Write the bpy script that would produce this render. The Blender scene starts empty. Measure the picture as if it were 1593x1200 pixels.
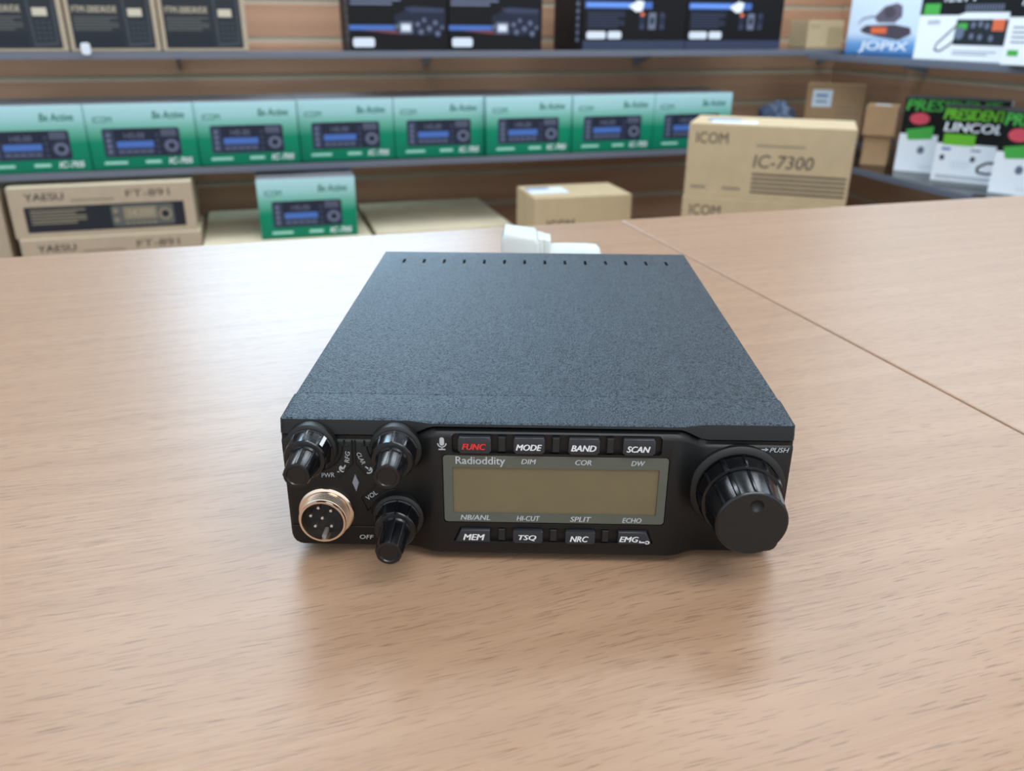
import bpy, bmesh, math, random
from mathutils import Vector, Matrix, Euler
random.seed(7)
sc = bpy.context.scene
C = sc.collection

# ------------------------------------------------------------------ camera
cam_data = bpy.data.cameras.new('camera')
cam = bpy.data.objects.new('camera', cam_data); C.objects.link(cam)
_r = Vector((0.99975668, 0.02127012, 0.00584445))
_u = Vector((-0.01385418, 0.39929745, 0.91671675))
_f = Vector((-0.01716500, 0.91657467, -0.39949487))
_m = Matrix((_r, _u, -_f)).transposed().to_4x4()
_m.translation = Vector((-0.0036605, -0.2605178, 0.1831051))
cam.matrix_world = _m
cam_data.sensor_width = 36.0
cam_data.lens = 36.0 * 1300.813 / 1593.0
cam_data.clip_start = 0.01
cam_data.dof.use_dof = True
cam_data.dof.focus_distance = 0.325
cam_data.dof.aperture_fstop = 13.5
sc.camera = cam

# ------------------------------------------------------------------ light
sc.view_settings.view_transform = 'Standard'
sc.view_settings.look = 'None'
sc.view_settings.gamma = 1.0
sc.view_settings.use_curve_mapping = False
sc.view_settings.exposure = 0.0
world = bpy.data.worlds.new('shop_daylight'); sc.world = world
world.use_nodes = True
_bg = world.node_tree.nodes['Background']
_bg.inputs[0].default_value = (0.82, 0.91, 1.0, 1)
_bg.inputs[1].default_value = 1.0
# ambient shaped: brighter behind the viewer for front light, dimmer ahead to curb sheen
_nt = world.node_tree
_tc = _nt.nodes.new('ShaderNodeTexCoord'); _dt = _nt.nodes.new('ShaderNodeVectorMath'); _dt.operation = 'DOT_PRODUCT'
_dt.inputs[1].default_value = (math.sin(math.radians(17.8)), -math.cos(math.radians(17.8)), 0.0)
_nt.links.new(_tc.outputs['Generated'], _dt.inputs[0])
_mr = _nt.nodes.new('ShaderNodeMapRange')
for _i, _v in ((1, -0.7), (2, 0.7), (3, 0.28), (4, 1.58)): _mr.inputs[_i].default_value = _v
_nt.links.new(_dt.outputs['Value'], _mr.inputs[0]); _nt.links.new(_mr.outputs[0], _bg.inputs[1])

TH = math.radians(17.8)
U = Vector((math.cos(TH), math.sin(TH), 0)); V = Vector((-math.sin(TH), math.cos(TH), 0))
def uvz(u, v, z): return U*u + V*v + Vector((0, 0, z))

def ceiling_or_fill_lamp(name, u, v, z, sx, sy, watts, col=(1.0, 0.97, 0.93), tilt=0.0, turn=0.0):
    l = bpy.data.lights.new(name, 'AREA'); l.shape = 'RECTANGLE'
    l.size = sx; l.size_y = sy; l.energy = watts; l.color = col
    o = bpy.data.objects.new(name, l); C.objects.link(o)
    o.location = uvz(u, v, z); o.rotation_euler = (tilt, 0, TH+turn)
    return o
ceiling_or_fill_lamp('ceiling_or_fill_lamp', -0.35, 1.95, 1.65, 1.2, 0.6, 26, (0.82, 0.92, 1.0))
ceiling_or_fill_lamp('ceiling_or_fill_lamp', 1.35, 1.35, 1.65, 1.2, 0.6, 20, (0.84, 0.93, 1.0))
ceiling_or_fill_lamp('ceiling_or_fill_lamp', 0.2, -0.9, 1.65, 1.8, 0.6, 26, (1.0, 0.98, 0.95))  # added fill behind the viewer, brightens the box fronts
# unseen lights added above the two display walls for the bluish sheen
ceiling_or_fill_lamp('added_sheen_light', 0.15, 2.75, 0.95, 1.1, 0.8, 30, (0.52, 0.78, 1.0), math.radians(-85))
ceiling_or_fill_lamp('added_sheen_light', 2.0, 1.75, 0.95, 1.3, 0.8, 8, (0.72, 0.88, 1.0), math.radians(-85), math.radians(-90))

# ------------------------------------------------------------------ helpers
def lin(c):
    c = c/255.0
    return c/12.92 if c <= 0.04045 else ((c+0.055)/1.055)**2.4
_mats = {}
def mat(name, rgb, rough=0.6, metal=0.0, spec=0.5, noise=None, bump=None, var=0.0):
    if name in _mats: return _mats[name]
    m = bpy.data.materials.new(name); m.use_nodes = True; nt = m.node_tree
    b = nt.nodes['Principled BSDF']
    col = tuple(lin(x) for x in rgb) + (1,)
    b.inputs['Base Color'].default_value = col
    b.inputs['Roughness'].default_value = rough
    b.inputs['Metallic'].default_value = metal
    b.inputs['Specular IOR Level'].default_value = spec
    tc = nt.nodes.new('ShaderNodeTexCoord')
    if var:
        n = nt.nodes.new('ShaderNodeTexNoise'); n.inputs['Scale'].default_value = noise or 60
        n.inputs['Detail'].default_value = 4
        nt.links.new(tc.outputs['Object'], n.inputs['Vector'])
        r = nt.nodes.new('ShaderNodeValToRGB')
        r.color_ramp.elements[0].color = tuple(c*(1-var) for c in col[:3]) + (1,)
        r.color_ramp.elements[1].color = tuple(min(1, c*(1+var)) for c in col[:3]) + (1,)
        r.color_ramp.elements[0].position = 0.3; r.color_ramp.elements[1].position = 0.7
        nt.links.new(n.outputs['Fac'], r.inputs['Fac'])
        nt.links.new(r.outputs['Color'], b.inputs['Base Color'])
    if bump:
        scale, strength, dist = bump
        n = nt.nodes.new('ShaderNodeTexNoise'); n.inputs['Scale'].default_value = scale
        n.inputs['Detail'].default_value = 2
        nt.links.new(tc.outputs['Object'], n.inputs['Vector'])
        bp = nt.nodes.new('ShaderNodeBump'); bp.inputs['Strength'].default_value = strength
        bp.inputs['Distance'].default_value = dist
        nt.links.new(n.outputs['Fac'], bp.inputs['Height'])
        nt.links.new(bp.outputs['Normal'], b.inputs['Normal'])
    _mats[name] = m
    return m

def ramp_node(nt, stops):
    r = nt.nodes.new('ShaderNodeValToRGB')
    e = r.color_ramp.elements
    while len(e) < len(stops): e.new(0.5)
    for el, (pos, col) in zip(e, stops):
        el.position = pos; el.color = tuple(lin(x) for x in col) + (1,)
    return r

def wood_mat(name, base, dark, pore, angle, pore_amt=0.5, rough=0.35, scale=1.0, coat=0.0, axis='xy', spec=0.5):
    """laminate with fine grain: slow streaks plus short pores, both drawn out along the grain"""
    m = bpy.data.materials.new(name); m.use_nodes = True; nt = m.node_tree
    b = nt.nodes['Principled BSDF']; L = nt.links.new
    tc = nt.nodes.new('ShaderNodeTexCoord')
    mp = nt.nodes.new('ShaderNodeMapping'); mp.inputs['Rotation'].default_value = (0, 0, -angle)
    L(tc.outputs['Object'], mp.inputs['Vector'])
    wob = nt.nodes.new('ShaderNodeTexNoise'); wob.inputs['Scale'].default_value = 4
    L(mp.outputs[0], wob.inputs['Vector'])
    wadd = nt.nodes.new('ShaderNodeVectorMath'); wadd.operation = 'MULTIPLY_ADD'
    L(wob.outputs['Color'], wadd.inputs[0]); wadd.inputs[1].default_value = (0.0, 0.03, 0.0); L(mp.outputs[0], wadd.inputs[2])
    def stretched(sx, sy, sz, detail, dist=0.0):
        s = nt.nodes.new('ShaderNodeVectorMath'); s.operation = 'MULTIPLY'
        s.inputs[1].default_value = (sx*scale, sy*scale, sz*scale); L(wadd.outputs[0], s.inputs[0])
        n = nt.nodes.new('ShaderNodeTexNoise'); n.inputs['Scale'].default_value = 1
        n.inputs['Detail'].default_value = detail; n.inputs['Distortion'].default_value = dist
        L(s.outputs[0], n.inputs['Vector']); return n
    streak = stretched(3, 110, 110, 4)
    r1 = ramp_node(nt, [(0.3, dark), (0.68, base)]); L(streak.outputs['Fac'], r1.inputs['Fac'])
    pores = stretched(100, 2350, 2350, 0.6, 0.05)
    r2 = nt.nodes.new('ShaderNodeValToRGB')
    r2.color_ramp.elements[0].position = 0.30; r2.color_ramp.elements[0].color = (1, 1, 1, 1)
    r2.color_ramp.elements[1].position = 0.37; r2.color_ramp.elements[1].color = (0, 0, 0, 1)
    L(pores.outputs['Fac'], r2.inputs['Fac'])
    ml = nt.nodes.new('ShaderNodeMath'); ml.operation = 'MULTIPLY'; ml.inputs[1].default_value = pore_amt
    L(r2.outputs['Color'], ml.inputs[0])
    mx = nt.nodes.new('ShaderNodeMix'); mx.data_type = 'RGBA'
    L(ml.outputs[0], mx.inputs[0]); L(r1.outputs['Color'], mx.inputs[6])
    mx.inputs[7].default_value = tuple(lin(x) for x in pore) + (1,)
    L(mx.outputs[2], b.inputs['Base Color'])
    b.inputs['Roughness'].default_value = rough
    b.inputs['Specular IOR Level'].default_value = spec
    fine = stretched(30, 500, 500, 3)
    bp = nt.nodes.new('ShaderNodeBump'); bp.inputs['Strength'].default_value = 0.35; bp.inputs['Distance'].default_value = 0.0004
    L(fine.outputs['Fac'], bp.inputs['Height']); L(bp.outputs[0], b.inputs['Normal'])
    return m

def finish(bm, name, mats, parent=None, smooth=False, angle=40):
    bmesh.ops.recalc_face_normals(bm, faces=bm.faces)
    me = bpy.data.meshes.new(name); bm.to_mesh(me); bm.free()
    return link(me, name, mats, parent, smooth, angle)
def link(me, name, mats, parent=None, smooth=False, angle=40):
    if not isinstance(mats, (list, tuple)): mats = [mats]
    for m in mats: me.materials.append(m)
    if smooth:
        me.shade_smooth()
        try: me.set_sharp_from_angle(angle=math.radians(angle))
        except Exception: pass
    o = bpy.data.objects.new(name, me); C.objects.link(o)
    if parent: o.parent = parent
    return o
def tag(o, label=None, cat=None, group=None, kind=None):
    if label: o['label'] = label
    if cat: o['category'] = cat
    if group: o['group'] = group
    if kind: o['kind'] = kind
    return o
def empty(name, loc, rz, label, cat, group=None):
    o = bpy.data.objects.new(name, None); C.objects.link(o)
    o.empty_display_size = 0.05
    o.location = loc; o.rotation_euler = (0, 0, rz)
    return tag(o, label, cat, group)
def bevelled(bm, r, seg=2):
    if r > 0:
        bmesh.ops.bevel(bm, geom=list(bm.edges), offset=r, segments=seg, affect='EDGES', profile=0.5, clamp_overlap=True)
def box_bm(x0, x1, y0, y1, z0, z1, r=0.0, seg=2):
    bm = bmesh.new()
    bmesh.ops.create_cube(bm, size=1)
    for v in bm.verts:
        v.co = Vector((x0 if v.co.x < 0 else x1, y0 if v.co.y < 0 else y1, z0 if v.co.z < 0 else z1))
    bevelled(bm, r, seg); return bm
def join_bm(dst, src, mi=0):
    vm = {v: dst.verts.new(v.co) for v in src.verts}
    for f in src.faces:
        try: nf = dst.faces.new([vm[v] for v in f.verts]); nf.material_index = mi
        except ValueError: pass
    src.free(); return dst
def lathe_bm(profile, center, n=48, closed=True, mod=None):
    """revolve (radius, y) pairs about an axis running along y through (x, z)"""
    bm = bmesh.new(); rings = []
    for i, (r, y) in enumerate(profile):
        ring = []
        for k in range(n):
            a = 2*math.pi*k/n
            rr = r + (mod(i, a) if mod else 0)
            ring.append(bm.verts.new((center[0]+rr*math.sin(a), y, center[1]+rr*math.cos(a))))
        rings.append(ring)
    for a, b in zip(rings, rings[1:]):
        for k in range(n):
            bm.faces.new((a[k], a[(k+1) % n], b[(k+1) % n], b[k]))
    if closed:
        bm.faces.new(rings[0]); bm.faces.new(rings[-1])
    return bm
def tube_bm(pts, r, n=10, bm=None):
    bm = bm or bmesh.new(); pts = [Vector(p) for p in pts]; prev = None
    up = Vector((0, 1, 0.013)).normalized(); rings = []
    for i, p in enumerate(pts):
        d = (pts[min(i+1, len(pts)-1)] - pts[max(i-1, 0)]).normalized()
        s = d.cross(up)
        if s.length < 1e-4: s = d.cross(Vector((1, 0, 0)))
        s.normalize(); t = s.cross(d)
        rr = r[i] if isinstance(r, (list, tuple)) else r
        rings.append([bm.verts.new(p + s*rr*math.cos(2*math.pi*k/n) + t*rr*math.sin(2*math.pi*k/n)) for k in range(n)])
    for a, b in zip(rings, rings[1:]):
        for k in range(n): bm.faces.new((a[k], a[(k+1) % n], b[(k+1) % n], b[k]))
    bm.faces.new(rings[0]); bm.faces.new(rings[-1])
    return bm
def prism_bm(poly, y0, y1, r=0.0, seg=2):
    """extrude an (x, z) outline between two depths"""
    bm = bmesh.new()
    a = [bm.verts.new((x, y0, z)) for x, z in poly]; b = [bm.verts.new((x, y1, z)) for x, z in poly]
    n = len(poly)
    f0 = bm.faces.new(a); bm.faces.new(b)
    for i in range(n): bm.faces.new((a[i], a[(i+1) % n], b[(i+1) % n], b[i]))
    if r:
        es = [e for e in bm.edges if all(v in a for v in e.verts)]
        bmesh.ops.bevel(bm, geom=es, offset=r, segments=seg, affect='EDGES', profile=0.5)
    return bm
def round_rect(x0, x1, z0, z1, r, n=5):
    out = []
    for cx, cz, a0 in ((x1-r, z1-r, 0), (x0+r, z1-r, 90), (x0+r, z0+r, 180), (x1-r, z0+r, 270)):
        for k in range(n+1):
            a = math.radians(a0 + 90*k/n); out.append((cx+r*math.cos(a), cz+r*math.sin(a)))
    return out
def ellipse(cx, cz, rx, rz, n=24):
    return [(cx+rx*math.cos(2*math.pi*k/n), cz+rz*math.sin(2*math.pi*k/n)) for k in range(n)]

_fonts = {}
def text_faces(s, shear=0.0, bold=0.0):
    """lettering outlines as flat faces, normalised to a unit box"""
    key = (s, shear)
    if key not in _fonts:
        cu = bpy.data.curves.new('lettering', 'FONT'); cu.body = s; cu.shear = shear
        cu.resolution_u = 3
        o = bpy.data.objects.new('lettering', cu); C.objects.link(o)
        dg = bpy.context.evaluated_depsgraph_get()
        me = bpy.data.meshes.new_from_object(o.evaluated_get(dg))
        vs = [(v.co.x, v.co.y) for v in me.vertices]; fs = [tuple(p.vertices) for p in me.polygons]
        bpy.data.objects.remove(o); bpy.data.curves.remove(cu); bpy.data.meshes.remove(me)
        x0 = min(v[0] for v in vs); x1 = max(v[0] for v in vs); y0 = min(v[1] for v in vs); y1 = max(v[1] for v in vs)
        _fonts[key] = ([((x-x0)/(x1-x0), (y-y0)/(y1-y0)) for x, y in vs], fs)
    return _fonts[key]

class Print:
    """ink on a front face (local x to the right, z up, ink at depth y)"""
    def __init__(self, unit=1.0): self.bm = bmesh.new(); self.mats = []; self.unit = unit; self.words = []
    def _mi(self, m):
        if m not in self.mats: self.mats.append(m)
        return self.mats.index(m)
    def poly(self, pts, y, m):
        f = self.bm.faces.new([self.bm.verts.new((x, y, z)) for x, z in pts]); f.material_index = self._mi(m); return self
    def rect(self, x0, z0, x1, z1, y, m): return self.poly([(x0, z0), (x1, z0), (x1, z1), (x0, z1)], y, m)
    def text(self, s, x0, z0, x1, z1, y, m, shear=0.0, bold=0.0, rot=0.0):
        n0 = len(self.bm.verts); vs, fs = text_faces(s, shear, bold); mi = self._mi(m)
        cx, cz = (x0+x1)/2, (z0+z1)/2; c, sn = math.cos(rot), math.sin(rot)
        step = bold*(z1-z0)*1.6; w = (x1-x0)-2*step; h = (z1-z0)
        for k, (ox, oz) in enumerate(((0, 0), (-1, 0.3), (1, -0.3)) if bold else ((0, 0),)):
            nv = []
            for a, b in vs:
                px, pz = (a-0.5)*w+ox*step, (b-0.5)*h+oz*step
                nv.append(self.bm.verts.new((cx+px*c-pz*sn, y-k*1e-5*self.unit, cz+px*sn+pz*c)))
            for f in fs:
                try: nf = self.bm.faces.new([nv[i] for i in f]); nf.material_index = mi
                except ValueError: pass
        self.words.append((n0, len(self.bm.verts)))
        return self
    def lines(self, x0, z0, x1, z1, n, y, m, frac=0.45):
        h = (z1-z0)/n; n0 = len(self.bm.verts)
        for k in range(n):
            w = (x1-x0)*(1.0 if k % 3 else 0.82)
            self.rect(x0, z0+k*h, x0+w, z0+k*h+h*frac, y, m)
        self.words.append((n0, len(self.bm.verts)))
        return self
    def make(self, name, parent):
        # every printed word is a part of its own
        if self.words and (len(self.words) > 1 or self.words[0] != (0, len(self.bm.verts))):
            self.bm.verts.index_update(); owner = {}
            for k, (a, b) in enumerate(self.words):
                for i in range(a, b): owner[i] = k
            for k in range(len(self.words)):
                sub = Print(); vm = {}
                for f in self.bm.faces:
                    if owner.get(f.verts[0].index) != k: continue
                    for v in f.verts:
                        if v not in vm: vm[v] = sub.bm.verts.new(v.co)
                    try:
                        nf = sub.bm.faces.new([vm[v] for v in f.verts]); nf.material_index = sub._mi(self.mats[f.material_index])
                    except ValueError: pass
                sub.make('lettering', parent)
            bmesh.ops.delete(self.bm, geom=[v for v in self.bm.verts if v.index in owner], context='VERTS')
            if not self.bm.faces: self.bm.free(); return None
            used = sorted({f.material_index for f in self.bm.faces}); remap = {u: i for i, u in enumerate(used)}
            for f in self.bm.faces: f.material_index = remap[f.material_index]
            self.mats = [self.mats[u] for u in used]
            if name == 'lettering': name = 'small_print'
        for f in self.bm.faces:
            f.normal_update()
            if f.normal.y > 0: f.normal_flip()
        me = bpy.data.meshes.new(name); self.bm.to_mesh(me); self.bm.free()
        return link(me, name, self.mats, parent)

# ------------------------------------------------------------------ materials
BEECH = wood_mat('beech_laminate', (168, 136, 110), (158, 126, 100), (92, 66, 50), math.radians(1.5), 0.48, 0.37, spec=0.55)
BEECH2 = wood_mat('beech_laminate_return', (170, 138, 113), (161, 129, 103), (98, 72, 56), math.radians(1), 0.48, 0.37, spec=0.55)
EDGE = mat('table_edging', (150, 122, 98), 0.5, var=0.1, noise=40)
SLAT = wood_mat('slatwall_wood', (176, 134, 106), (158, 118, 92), (138, 102, 80), 0.0, 0.3, 0.5, 0.4)
GROOVE = mat('slatwall_insert', (168, 154, 134), 0.4)
def glass_mat(name, tint, refl):
    m = bpy.data.materials.new(name); m.use_nodes = True; nt = m.node_tree; nt.nodes.clear()
    out = nt.nodes.new('ShaderNodeOutputMaterial'); mx = nt.nodes.new('ShaderNodeMixShader')
    t = nt.nodes.new('ShaderNodeBsdfTransparent'); g = nt.nodes.new('ShaderNodeBsdfGlossy'); fr = nt.nodes.new('ShaderNodeFresnel')
    t.inputs['Color'].default_value = tint; g.inputs['Roughness'].default_value = 0.05; fr.inputs['IOR'].default_value = refl
    nt.links.new(fr.outputs[0], mx.inputs[0]); nt.links.new(t.outputs[0], mx.inputs[1]); nt.links.new(g.outputs[0], mx.inputs[2])
    nt.links.new(mx.outputs[0], out.inputs['Surface']); return m
SHELF = glass_mat('clear_shelf_glass', (0.86, 0.92, 0.93, 1), 1.35)
RAIL = mat('shelf_rail', (100, 105, 118), 0.35)
FLOOR = mat('floor_vinyl', (110, 104, 98), 0.5, var=0.15, noise=8)
PLINTH = mat('plinth_board', (150, 120, 94), 0.5, var=0.08, noise=20)
COVER = mat('textured_black_paint', (15, 19, 27), 0.36, 0.0, 0.9, bump=(1900, 1.0, 0.0009))
COVER.node_tree.nodes['Principled BSDF'].inputs['Specular Tint'].default_value = (0.68, 0.87, 1.0, 1)
_nt = COVER.node_tree; _n = _nt.nodes.new('ShaderNodeTexNoise'); _n.inputs['Scale'].default_value = 1500; _n.inputs['Detail'].default_value = 1
_t = _nt.nodes.new('ShaderNodeTexCoord'); _nt.links.new(_t.outputs['Object'], _n.inputs['Vector'])
_q = _nt.nodes.new('ShaderNodeMapRange')
for _i, _v in ((1, 0.35), (2, 0.65), (3, 0.25), (4, 1.6)): _q.inputs[_i].default_value = _v
_nt.links.new(_n.outputs['Fac'], _q.inputs[0]); _nt.links.new(_q.outputs[0], _nt.nodes['Principled BSDF'].inputs['Specular IOR Level'])
PANEL = mat('moulded_black_plastic', (12, 12, 12), 0.42, 0.0, 0.35, bump=(2600, 0.2, 0.0002))
GLOSS = mat('satin_black_plastic', (9, 10, 13), 0.22, 0.0, 0.5, bump=(2200, 0.12, 0.0002))
MATTE = mat('matte_black_plastic', (18, 18, 17), 0.5, 0.0, 0.4, bump=(2600, 0.2, 0.0002))
DARK = mat('recess_black', (10, 10, 11), 0.6)
BUTTON = mat('button_rubber', (33, 36, 41), 0.4, bump=(2200, 0.15, 0.0002))
LENS = mat('lens_grey', (78, 82, 74), 0.22, var=0.05, noise=90)
LCD = mat('liquid_crystal_glass', (102, 92, 68), 0.14, var=0.04, noise=120)
CHROME = mat('chrome', (225, 205, 185), 0.16, 1.0)
PINM = mat('pin_silver', (215, 215, 215), 0.25, 1.0)
INK_W = mat('white_ink', (205, 208, 210), 0.5)
INK_G = mat('grey_ink', (165, 170, 172), 0.5)
INK_R = mat('red_ink', (205, 40, 38), 0.5)
LEDM = mat('led_lens', (120, 124, 132), 0.25)
RUBBER = mat('rubber', (20, 20, 20), 0.8)
WHITEP = mat('white_nylon', (206, 214, 212), 0.4, var=0.02, noise=50)
KRAFT = mat('kraft_card', (186, 166, 132), 0.75, var=0.05, noise=25, bump=(260, 0.15, 0.0005))
KRAFT2 = mat('grey_kraft_card', (172, 156, 134), 0.75, var=0.05, noise=25, bump=(260, 0.15, 0.0005))
KRAFT3 = mat('brown_kraft_card', (166, 132, 96), 0.75, var=0.06, noise=25, bump=(260, 0.15, 0.0005))
CREAM = mat('cream_card', (206, 192, 164), 0.7, var=0.04, noise=18)
TAPE = mat('parcel_tape', (196, 180, 148), 0.3)
BLACKC = mat('black_card', (9, 10, 14), 0.55, 0.0, 0.25)
INK_B = mat('black_ink', (52, 50, 46), 0.6)
INK_N = mat('navy_black_ink', (30, 36, 44), 0.55, 0.0, 0.3)
INK_T = mat('tan_ink', (132, 124, 104), 0.6)
LABELW = mat('paper_label', (214, 222, 232), 0.6)
LABELB = mat('blue_label_ink', (96, 128, 176), 0.6)
WHITEC = mat('white_card', (236, 241, 248), 0.5)
GREENI = mat('lime_ink', (104, 190, 40), 0.5)
GREENI2 = mat('green_ink', (66, 170, 66), 0.5)
REDI = mat('red_badge_ink', (214, 74, 92), 0.5)
ORANGEI = mat('orange_ink', (226, 106, 62), 0.5)
BLUEI = mat('blue_ink', (64, 104, 178), 0.5)
BLUEL = mat('bright_blue_ink', (104, 150, 232), 0.5)
SLATEI = mat('slate_ink', (52, 60, 84), 0.55, 0.0, 0.3)
SLATED = mat('dark_slate_ink', (28, 34, 54), 0.55, 0.0, 0.3)
SLATEL = mat('pale_slate_ink', (104, 112, 134), 0.55, 0.0, 0.3)
DKGREENI = mat('dark_green_ink', (20, 96, 78), 0.5)
PALEGREENI = mat('pale_green_ink', (150, 206, 190), 0.5)
POLY = mat('grey_plastic_film', (92, 104, 130), 0.25, var=0.25, noise=40)

def gradient_mat(name, stops, z0, z1, rough=0.4):
    m = bpy.data.materials.new(name); m.use_nodes = True; nt = m.node_tree; L = nt.links.new
    b = nt.nodes['Principled BSDF']; b.inputs['Roughness'].default_value = rough; b.inputs['Specular IOR Level'].default_value = 0.25
    tc = nt.nodes.new('ShaderNodeTexCoord'); sp = nt.nodes.new('ShaderNodeSeparateXYZ'); L(tc.outputs['Object'], sp.inputs[0])
    mr = nt.nodes.new('ShaderNodeMapRange'); mr.inputs[1].default_value = z0; mr.inputs[2].default_value = z1
    L(sp.outputs['Z'], mr.inputs[0])
    r = ramp_node(nt, stops); L(mr.outputs[0], r.inputs['Fac']); L(r.outputs['Color'], b.inputs['Base Color'])
    return m
GREENCARD = gradient_mat('green_printed_card', [(0.0, (0, 108, 80)), (0.42, (4, 128, 96)), (0.62, (104, 172, 154)), (0.78, (150, 198, 198)), (1.0, (176, 214, 222))], 0, 0.156)
JOPCARD = gradient_mat('blue_white_card', [(0.0, (62, 112, 170)), (0.14, (110, 156, 206)), (0.27, (206, 222, 240)), (1.0, (214, 226, 242))], 0, 0.2)

# ------------------------------------------------------------------ setting
def slat_wall(name, length, z0, z1):
    """boards 99 mm apart with pale inserts in the grooves; local x along the wall, front at y = 0"""
    bm = bmesh.new(); pitch, gh, gd = 0.099, 0.015, 0.003
    prof = []; zs = []
    k0 = math.floor((z0-0.033)/pitch); z = z0
    prof.append((0.0, z0, 0))
    k = k0
    while True:
        g = 0.033 + k*pitch
        k += 1
        if g - gh/2 <= z0: continue
        if g + gh/2 >= z1: break
        prof += [(0.0, g-gh/2, 0), (gd, g-gh/2+0.001, 1), (gd, g+gh/2-0.001, 1), (0.0, g+gh/2, 1)]
    prof.append((0.0, z1, 0))
    a = [bm.verts.new((0, y, z)) for y, z, _ in prof]; b = [bm.verts.new((length, y, z)) for y, z, _ in prof]
    for i in range(len(prof)-1):
        f = bm.faces.new((a[i], b[i], b[i+1], a[i+1])); f.material_index = prof[i+1][2]
    th = 0.02
    a2 = [bm.verts.new((0, th, z0)), bm.verts.new((0, th, z1))]; b2 = [bm.verts.new((length, th, z0)), bm.verts.new((length, th, z1))]
    bm.faces.new((a2[0], a2[1], b2[1], b2[0]))
    bm.faces.new((a[-1], b[-1], b2[1], a2[1])); bm.faces.new((a[0], a2[0], b2[0], b[0]))
    bm.faces.new(a + [a2[1], a2[0]]); bm.faces.new(list(reversed(b)) + [b2[0], b2[1]])
    return finish(bm, name, [SLAT, GROOVE])
FLZ = -0.95
w = slat_wall('wall_back', 3.7, FLZ, 0.52); w.location = uvz(-1.8, 2.42, 0); w.rotation_euler = (0, 0, TH); tag(w, kind='structure')
w = slat_wall('wall_right', 3.0, FLZ, 0.52); w.location = uvz(1.88, 2.42, 0); w.rotation_euler = (0, 0, TH-math.pi/2); tag(w, kind='structure')
fl = finish(box_bm(-3.2, 3.2, -2.4, 3.6, FLZ-0.04, FLZ), 'floor', FLOOR); tag(fl, kind='structure')
BASEZ = -0.435
pl = finish(box_bm(-1.8, 1.2, 1.2, 2.418, FLZ+0.002, BASEZ, 0.004), 'trim_1', PLINTH)
pl.rotation_euler = (0, 0, TH); tag(pl, kind='structure')

def shelf(u, v, z, rz, length, depth, label, th=0.010):
    t = empty('shelf', uvz(u, v, z), rz, label, 'shelf', 'display shelves on the slatted walls')
    finish(box_bm(0, length, 0.004, depth, -th, 0, 0.0015), 'board', SHELF, t)
    finish(prism_bm([(0, -0.0165), (length, -0.0165), (length, -0.0004), (0, -0.0004)], 0.0, 0.0035, 0.0008), 'price_rail', RAIL, t)
    nb = max(2, int(length/0.6)+1)
    for k in range(nb):
        x = 0.06 + (length-0.12)*k/(nb-1)
        bm = bmesh.new()
        pr = [(depth, -th), (depth-0.16, -th), (depth-0.15, -th-0.012), (depth, -th-0.05)]
        a = [bm.verts.new((x, y, zz)) for y, zz in pr]; b = [bm.verts.new((x+0.004, y, zz)) for y, zz in pr]
        bm.faces.new(a); bm.faces.new(b)
        for i in range(4): bm.faces.new((a[i], a[(i+1) % 4], b[(i+1) % 4], b[i]))
        finish(bm, 'bracket', RAIL, t)
    return t
ZU, ZL = 0.112, -0.159
shelf(-1.7, 2.04, ZU, TH, 3.57, 0.38, 'grey-edged upper shelf on the back wall carrying dark radio boxes')
shelf(-1.7, 2.04, ZL, TH, 3.57, 0.38, 'grey-edged lower shelf on the back wall under the green boxes')
ZU2, ZL2 = 0.103, -0.183
shelf(1.50, 2.03, ZU2, TH-math.pi/2, 1.25, 0.378, 'grey-edged upper shelf on the side wall carrying blue and white boxes')
shelf(1.50, 2.03, ZL2, TH-math.pi/2, 1.25, 0.378, 'grey-edged lower shelf on the side wall carrying lime and black boxes')

# ------------------------------------------------------------------ counter
def counter(name, u0, u1, material, label):
    t = empty(name, uvz((u0+u1)/2, 0.0, FLZ), TH, label, 'counter', 'beech counters pushed together')
    hw = (u1-u0)/2; H = -FLZ
    top = finish(box_bm(-hw, hw, -0.42, 0.527, H-0.025, H, 0.0012), 'tabletop', material, t)
    finish(box_bm(-hw+0.03, hw-0.03, 0.40, 0.42, 0, H-0.0255, 0.001), 'modesty_panel', material, t)
    for sx in (-1, 1):
        x = sx*(hw-0.05)
        finish(box_bm(x-0.012, x+0.012, -0.36, 0.398, 0, H-0.0255, 0.001), 'leg', material, t)
    return t
counter('shop_counter', -1.3, 0.2609, BEECH, 'beech counter with the black radio standing on it')
counter('shop_counter', 0.2621, 1.55, BEECH2, 'empty beech counter butted against the one with the radio')

# ------------------------------------------------------------------ cartons
def carton(name, label, cat, u, v, yaw, w, d, h, z, body_mat, group=None, flaps=True, flap_mat=None, tape=False, r=0.0015):
    """a closed carton, origin at its front left bottom corner"""
    t = empty(name, uvz(u, v, z), TH+math.radians(yaw), label, cat, group)
    ft = 0.0018 if flaps else 0
    finish(box_bm(0, w, 0, d, 0, h-ft, r), 'carton_body', body_mat, t)
    if flaps:
        fm = flap_mat or body_mat
        finish(box_bm(0.0005, w-0.0005, 0.0005, d/2-0.0007, h-ft, h, 0.0005), 'flap', fm, t)
        finish(box_bm(0.0005, w-0.0005, d/2+0.0007, d-0.0005, h-ft, h, 0.0005), 'flap', fm, t)
    if tape:
        finish(box_bm(0.0, w, d/2-0.022, d/2+0.022, h+0.0001, h+0.0005), 'tape', TAPE, t)
    return t
def copy_tree(o, parent=None):
    c = o.copy(); C.objects.link(c); c.parent = parent
    for ch in list(o.children): copy_tree(ch, c)
    return c

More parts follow.
